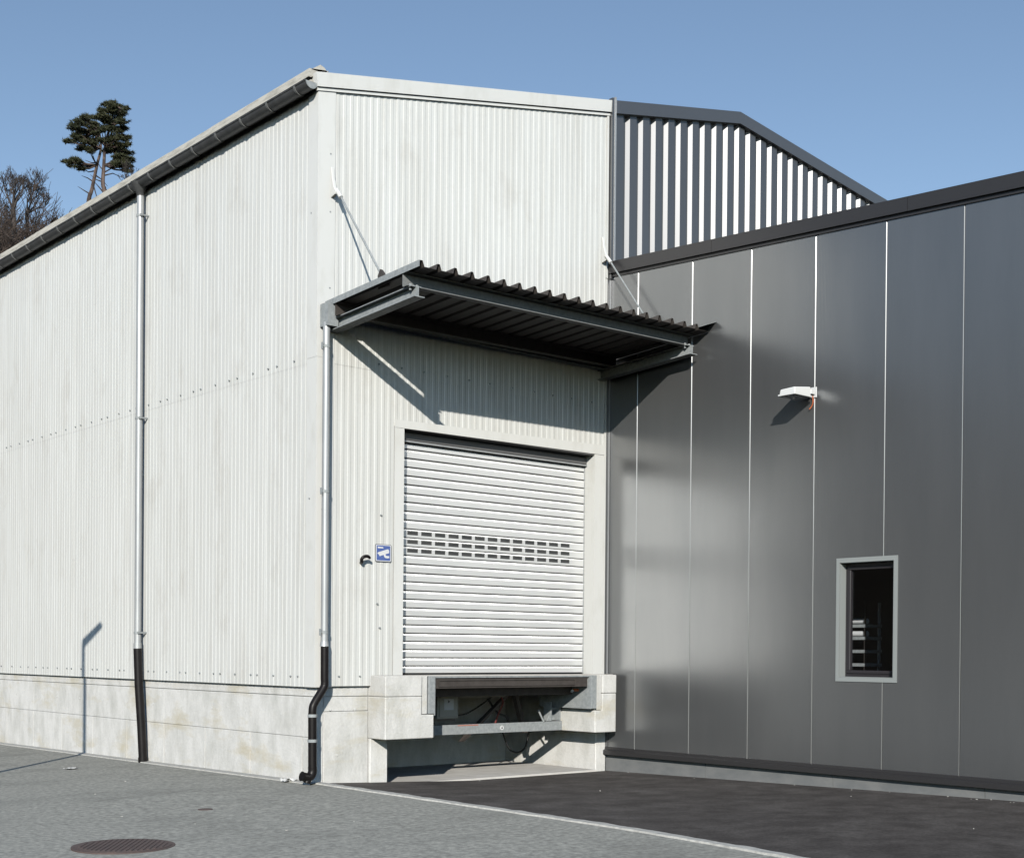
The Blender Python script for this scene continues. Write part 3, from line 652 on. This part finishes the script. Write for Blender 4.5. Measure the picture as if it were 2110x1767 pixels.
# ------------------------------------------------------------------ yard furniture
mc = (-3.86, -3.11); mz = gz(*mc)
mh = thing('manhole_cover', 'rusty round manhole cover in the light asphalt yard', 'manhole cover', (mc[0], mc[1], mz))
part('frame', MB().tube([(mc[0], mc[1], mz-.05), (mc[0], mc[1], mz+.008)], .425, 48), rust, mh)
part('lid', MB().tube([(mc[0], mc[1], mz-.02), (mc[0], mc[1], mz+.012)], .39, 48), rust, mh)
for i in range(-8, 9):
    d = i*.042; L = math.sqrt(max(.36**2-d*d, .001))
    e1, e2 = Vector((.80, -.60, 0)), Vector((.60, .80, 0)); c0 = Vector((mc[0], mc[1], mz+.0125))+e1*d
    p = [c0-e1*.009-e2*L, c0+e1*.009-e2*L, c0+e1*.009+e2*L, c0-e1*.009+e2*L]
    part('rib', MB().hexa(p+[q+Vector((0, 0, .0035)) for q in p]), rust, mh)
sc_ = (-2.16, -1.34); sz = gz(*sc_)
solo('valve_cap', MB().tube([(sc_[0], sc_[1], sz-.02), (sc_[0], sc_[1], sz+.006)], .075, 24), rust, (sc_[0], sc_[1], sz), 'tiny dark round valve cap in the asphalt beyond the manhole', 'valve cap')
random.seed(11)
for px_, py_, s_, lab in ((-1.27, 4.20, .13, 'flat white paper scrap lying on the yard near the long downpipe'), (-.10, .42, .14, 'crumpled white paper scrap at the wall beside the downpipe shoe')):
    b = MB(); n_ = 5; z = gz(px_, py_)
    for j in range(n_+1):
        for i in range(n_+1):
            b.v.append(Vector((px_+s_*(i/n_-.5)*1.3+random.uniform(-.01, .01), py_+s_*(j/n_-.5)+random.uniform(-.01, .01), z+.008+random.uniform(0, .045 if py_ < 1 else .018))))
    b.f = [(j*(n_+1)+i, j*(n_+1)+i+1, (j+1)*(n_+1)+i+1, (j+1)*(n_+1)+i) for j in range(n_) for i in range(n_)]
    solo('paper_scrap', b, paper, (px_, py_, z), lab, 'litter', recalc=False)
pb = MB()
for i in range(16):
    x = random.uniform(.15, 4.7); y = -random.random()**1.3*7.5-.1
    if i < 12: x, y = 4.93-random.random()*.12, -random.uniform(.1, 6.5)
    s_ = random.uniform(.0025, .0055); z = gz(x, y)+.005
    pb.hexa([(x+s_*a*random.uniform(.7, 1.3), y+s_*c*random.uniform(.7, 1.3), z+h) for h in (-.004, s_*.9) for a, c in ((-1, -1), (1, -1), (1, 1), (-1, 1))])
for i in range(14):
    x = random.uniform(-7, -.2); y = random.uniform(-8, 8); s_ = random.uniform(.004, .009); z = gz(x, y)
    pb.hexa([(x+s_*a, y+s_*c*random.uniform(.7, 1.3), z+h) for h in (-.004, s_*.8) for a, c in ((-1, -1), (1, -1), (1, 1), (-1, 1))])
solo('gravel_crumbs', pb, kerbm, (0, 0, 0), 'scattered pale gravel crumbs on the asphalt', 'gravel', kind='stuff')

# street lamp standing outside the picture, whose shadow falls on the side wall
lx, ly = -4.85, 1.68
lz = gz(lx, ly)-.10
lm = thing('street_lamp', 'slim grey street lamp whose shadow falls on the side wall', 'street lamp', (lx, ly, lz))
part('pole', MB().tube([(lx, ly, lz), (lx, ly, lz+4.78)], [.055, .04], 14), galv, lm, smooth=True)
part('head', MB().hexa([(lx-.06, ly-.11, lz+4.76), (lx+.42, ly-.28, lz+4.78), (lx+.50, ly-.11, lz+4.78), (lx+.02, ly+.08, lz+4.76), (lx-.06, ly-.11, lz+4.84), (lx+.42, ly-.28, lz+4.84), (lx+.50, ly-.11, lz+4.84), (lx+.02, ly+.08, lz+4.84)]), zinc, lm, bevel=.015)

# ------------------------------------------------------------------ wooded hill behind
hb = MB(); nx, ny = 44, 22
def hz(x, y):
    d = math.hypot(x+8.8, y+13.8)
    t = min(max((d-48)/52., 0), 1); t = t*t*(3-2*t)
    a = math.degrees(math.atan2(x+8.8, y+13.8))
    g = min(max((52-a)/26., 0), 1)
    return -.45+t*g*26.+1.2*noise.noise((x*.06, y*.06, 0))*t*g
for j in range(ny+1):
    for i in range(nx+1):
        a = rad(-75+150*i/nx); d = 46+j*12
        x, y = -8.8+d*math.sin(a), -13.8+d*math.cos(a); hb.v.append(Vector((x, y, hz(x, y))))
hb.f = [(j*(nx+1)+i, j*(nx+1)+i+1, (j+1)*(nx+1)+i+1, (j+1)*(nx+1)+i) for j in range(ny) for i in range(nx)]
solo('hill', hb, hillm, (0, 0, 0), 'brown wooded hillside behind the hall', kind='structure', smooth=True, recalc=False)

CAM = Vector((-8.768, -13.763, 1.6)); SIDE = Vector((.95, -.31, 0)).normalized()   # across the line of sight
def pine(base, trunk, clumps, dead, label):
    t = thing('pine_tree', label, 'pine tree', base, 'pines on the hill')
    n_ = len(trunk); part('trunk', MB().tube(curve(trunk, 4), [max(.19*(1-i/((n_-1)*4)*.72), .05) for i in range((n_-1)*4+1)], 8), bark, t, smooth=True)
    db = MB()
    for a, b in dead:
        a, b = Vector(a), Vector(b); mid = (a+b)/2+Vector((0, 0, random.uniform(-.2, .25)))
        db.tube([a, mid, b], [.055, .035, .012], 4)
    if dead: part('dead_branches', db, barkg, t)
    nb = MB(); lb = MB()
    for c, rx, rzv in clumps:
        c = Vector(c); k = min(range(n_), key=lambda i: (Vector(trunk[i])-c).length)
        lb.tube([Vector(trunk[k]), (Vector(trunk[k])+c)/2+Vector((0, 0, -.12)), c], [.07, .045, .02], 4)
        for q in range(int(60*rx*rx/.5)+10):
            while True:
                v = Vector((random.uniform(-1, 1), random.uniform(-1, 1), random.uniform(-1, 1)))
                if v.length < 1: break
            p = c+Vector((v.x*rx, v.y*rx, v.z*rzv))
            for s_ in range(9):
                d = Vector((random.gauss(0, 1), random.gauss(0, 1), random.gauss(.25, .6))).normalized()
                e = d.cross(Vector((random.gauss(0, 1), random.gauss(0, 1), random.gauss(0, 1)))).normalized()*.028
                L = random.uniform(.16, .30); o = len(nb.v)
                nb.v += [p-e, p+e, p+d*L]; nb.f.append((o, o+1, o+2))
    part('branches', lb, bark, t); part('crown', nb, needle, t, recalc=False)
random.seed(21)
def scr(px, py, d):      # place on the hill at distance d, from bearing and height seen in the photograph
    u, v = px-1055, -(py-1362.9); c, s_ = math.cos(roll), math.sin(roll)
    u, v = c*u-s_*v, s_*u+c*v
    r = F+R*(u/2755.09)+U*(v/2755.09)
    return CAM+r*(d/math.hypot(r.x, r.y))
def cl(lst, d, k=1.0):
    o = []
    for px, py, s_ in lst:
        for j in range(5):
            p = scr(px+random.gauss(0, 5.5), py+random.gauss(0, 2.6), d+random.uniform(-1.2, 1.2)); q = s_*k*random.uniform(.38, .72); o.append((p, q, q*random.uniform(.22, .4)))
    return o
b0 = scr(180, 437, 100); b0.z = hz(b0.x, b0.y)
pine(b0, [b0, scr(181, 437, 100), scr(190, 388, 100), scr(200, 340, 100), scr(208, 305, 100), scr(205, 270, 100.3)],
     cl([(150, 262, .62), (163, 252, .6), (178, 243, .55), (186, 256, .7), (196, 272, .7), (172, 272, .7), (158, 281, .62), (146, 291, .5), (178, 290, .65), (194, 294, .6), (168, 303, .5), (184, 308, .45), (148, 333, .5), (160, 331, .48), (163, 344, .36), (140, 334, .3)], 100),
     [(scr(186, 400, 100), scr(160, 384, 100)), (scr(193, 375, 100), scr(168, 362, 100)), (scr(197, 352, 100), scr(168, 346, 100)), (scr(198, 362, 100), scr(222, 384, 100)), (scr(203, 335, 100), scr(175, 330, 100)), (scr(192, 380, 100), scr(206, 420, 100))],
     'leaning pine with bare lower trunk, left of the pair on the hill')
b1_ = scr(216, 415, 98); b1_.z = hz(b1_.x, b1_.y)
pine(b1_, [b1_, scr(216, 415, 98), scr(212, 380, 98), scr(214, 340, 98), scr(217, 300, 98), scr(228, 255, 98), scr(236, 218, 98)],
     cl([(224, 214, .45), (238, 213, .45), (252, 222, .45), (214, 228, .5), (232, 228, .65), (250, 236, .5), (206, 243, .5), (222, 246, .7), (243, 250, .7), (230, 264, .75), (250, 268, .65), (212, 268, .6), (258, 284, .5), (238, 284, .75), (220, 290, .6), (252, 298, .65), (236, 304, .65), (222, 310, .5), (256, 314, .55), (243, 322, .6), (260, 330, .5), (240, 338, .45), (252, 342, .55), (264, 343, .42), (262, 352, .35)], 98),
     [(scr(214, 345, 98), scr(238, 330, 98)), (scr(213, 362, 98), scr(252, 366, 98)), (scr(212, 375, 98), scr(186, 360, 98)), (scr(213, 385, 98), scr(240, 402, 98)), (scr(213, 350, 98), scr(200, 330, 98)), (scr(212, 395, 98), scr(192, 372, 98)), (scr(215, 355, 98), scr(246, 350, 98))],
     'upright pine with dense dark crown, right of the pair on the hill')

def branch(mb, p, d, L, r, depth, spread=.5, up=.2, minr=.010):
    n_ = 3; pts = [p]; q = p.copy(); dd = d.copy()
    for i in range(n_):
        dd = (dd+Vector((random.gauss(0, .12), random.gauss(0, .12), random.gauss(up*.5, .10)))).normalized(); q = q+dd*(L/n_); pts.append(q.copy())
    mb.tube(pts, [max(r*(1-.45*i/n_), minr*.6) for i in range(n_+1)], 5 if depth > 3 else 3, cap=False)
    if depth == 0: return
    for k in range(random.choice((2, 3, 3)) if depth > 1 else 3):
        at = pts[random.choice((1, 2, 3, 3))] if k else pts[-1]
        nd = (dd+Vector((random.gauss(0, spread), random.gauss(0, spread), random.gauss(up, spread*.5)))).normalized()
        branch(mb, at, nd, L*random.uniform(.6, .85), max(r*.58, minr), depth-1, spread, up, minr)
def bare(base, fork, tops, r, L, depth, label, cat='tree'):
    t = thing('bare_tree', label, cat, base, 'leafless trees on the hill')
    part('trunk', MB().tube([base, (base+fork)/2+Vector((.2, 0, 0)), fork], [r*1.5, r*1.15, r], 8), barkg, t, smooth=True)
    cb_ = MB()
    for tp_ in tops:
        d = (tp_-fork); branch(cb_, fork, d.normalized(), d.length*L, r*.6, depth)
    part('crown', cb_, barkg, t, recalc=False)
random.seed(5)
fk = scr(27, 432, 85); bs = Vector((fk.x, fk.y, hz(fk.x, fk.y)))
bare(bs, fk, [scr(8, 360, 85), scr(24, 350, 86), scr(46, 352, 85), scr(62, 362, 84)], .15, .33, 6, 'leafless tree with upswept fan of twigs at the left edge')
fk = scr(55, 440, 88); bs = Vector((fk.x, fk.y, hz(fk.x, fk.y)))
bare(bs, fk, [scr(95, 360, 88), scr(115, 392, 88), scr(118, 420, 87), scr(78, 380, 88)], .12, .33, 6, 'leafless tree spreading to the right beside the roof edge')
fk = scr(266, 400, 94); bs = Vector((fk.x, fk.y, hz(fk.x, fk.y)))
bare(bs, fk, [scr(270, 335, 94), scr(290, 345, 94), scr(302, 362, 94), scr(258, 360, 94)], .08, .34, 5, 'small leafless tree rising behind the roof right of the pines')
# brushwood: a mass of bare undergrowth in front of the hill
bw = MB(); random.seed(9)
for i in range(95):
    px = random.uniform(-60, 150); top = 456+random.uniform(-26, 50)+max(0, (px-60)*.25)
    d = random.uniform(80, 97)
    tp_ = scr(px, top, d); p = Vector((tp_.x, tp_.y, tp_.z-random.uniform(5, 8)))
    branch(bw, p, Vector((random.gauss(0, .12), random.gauss(0, .12), 1)).normalized(), (tp_.z-p.z)*.42, .10, 4, .6, .12, .018)
solo('brushwood', bw, brush, (23, 70, 20), 'mass of bare brown undergrowth covering the hillside', 'undergrowth', kind='stuff', recalc=False)
for px, py, d, h, lab in ((113, 447, 84, 4.6, 'small dark spruce poking up just above the roof edge'), (14, 415, 92, 7., 'dark spruce among the leafless trees at the left edge')):
    tpp = scr(px, py, d); bs = Vector((tpp.x, tpp.y, min(tpp.z-h, hz(tpp.x, tpp.y))))
    t = thing('spruce_tree', lab, 'spruce tree', bs, 'spruces on the hill')
    part('trunk', MB().tube([bs, tpp], [.12, .02], 6), barkg, t)
    nb = MB()
    for i in range(900):
        f = random.random()**.7; z = tpp.z-f*h; rr = f*h*.26*random.uniform(.3, 1); a = random.uniform(0, 6.283)
        p = Vector((tpp.x+rr*math.cos(a), tpp.y+rr*math.sin(a), z-rr*.2)); d_ = Vector((math.cos(a), math.sin(a), -.25)).normalized()*random.uniform(.2, .4); e = Vector((-math.sin(a), math.cos(a), random.uniform(-.4, .4)))*.06
        o = len(nb.v); nb.v += [p-e, p+e, p+d_]; nb.f.append((o, o+1, o+2))
    part('crown', nb, sprucem, t, recalc=False)
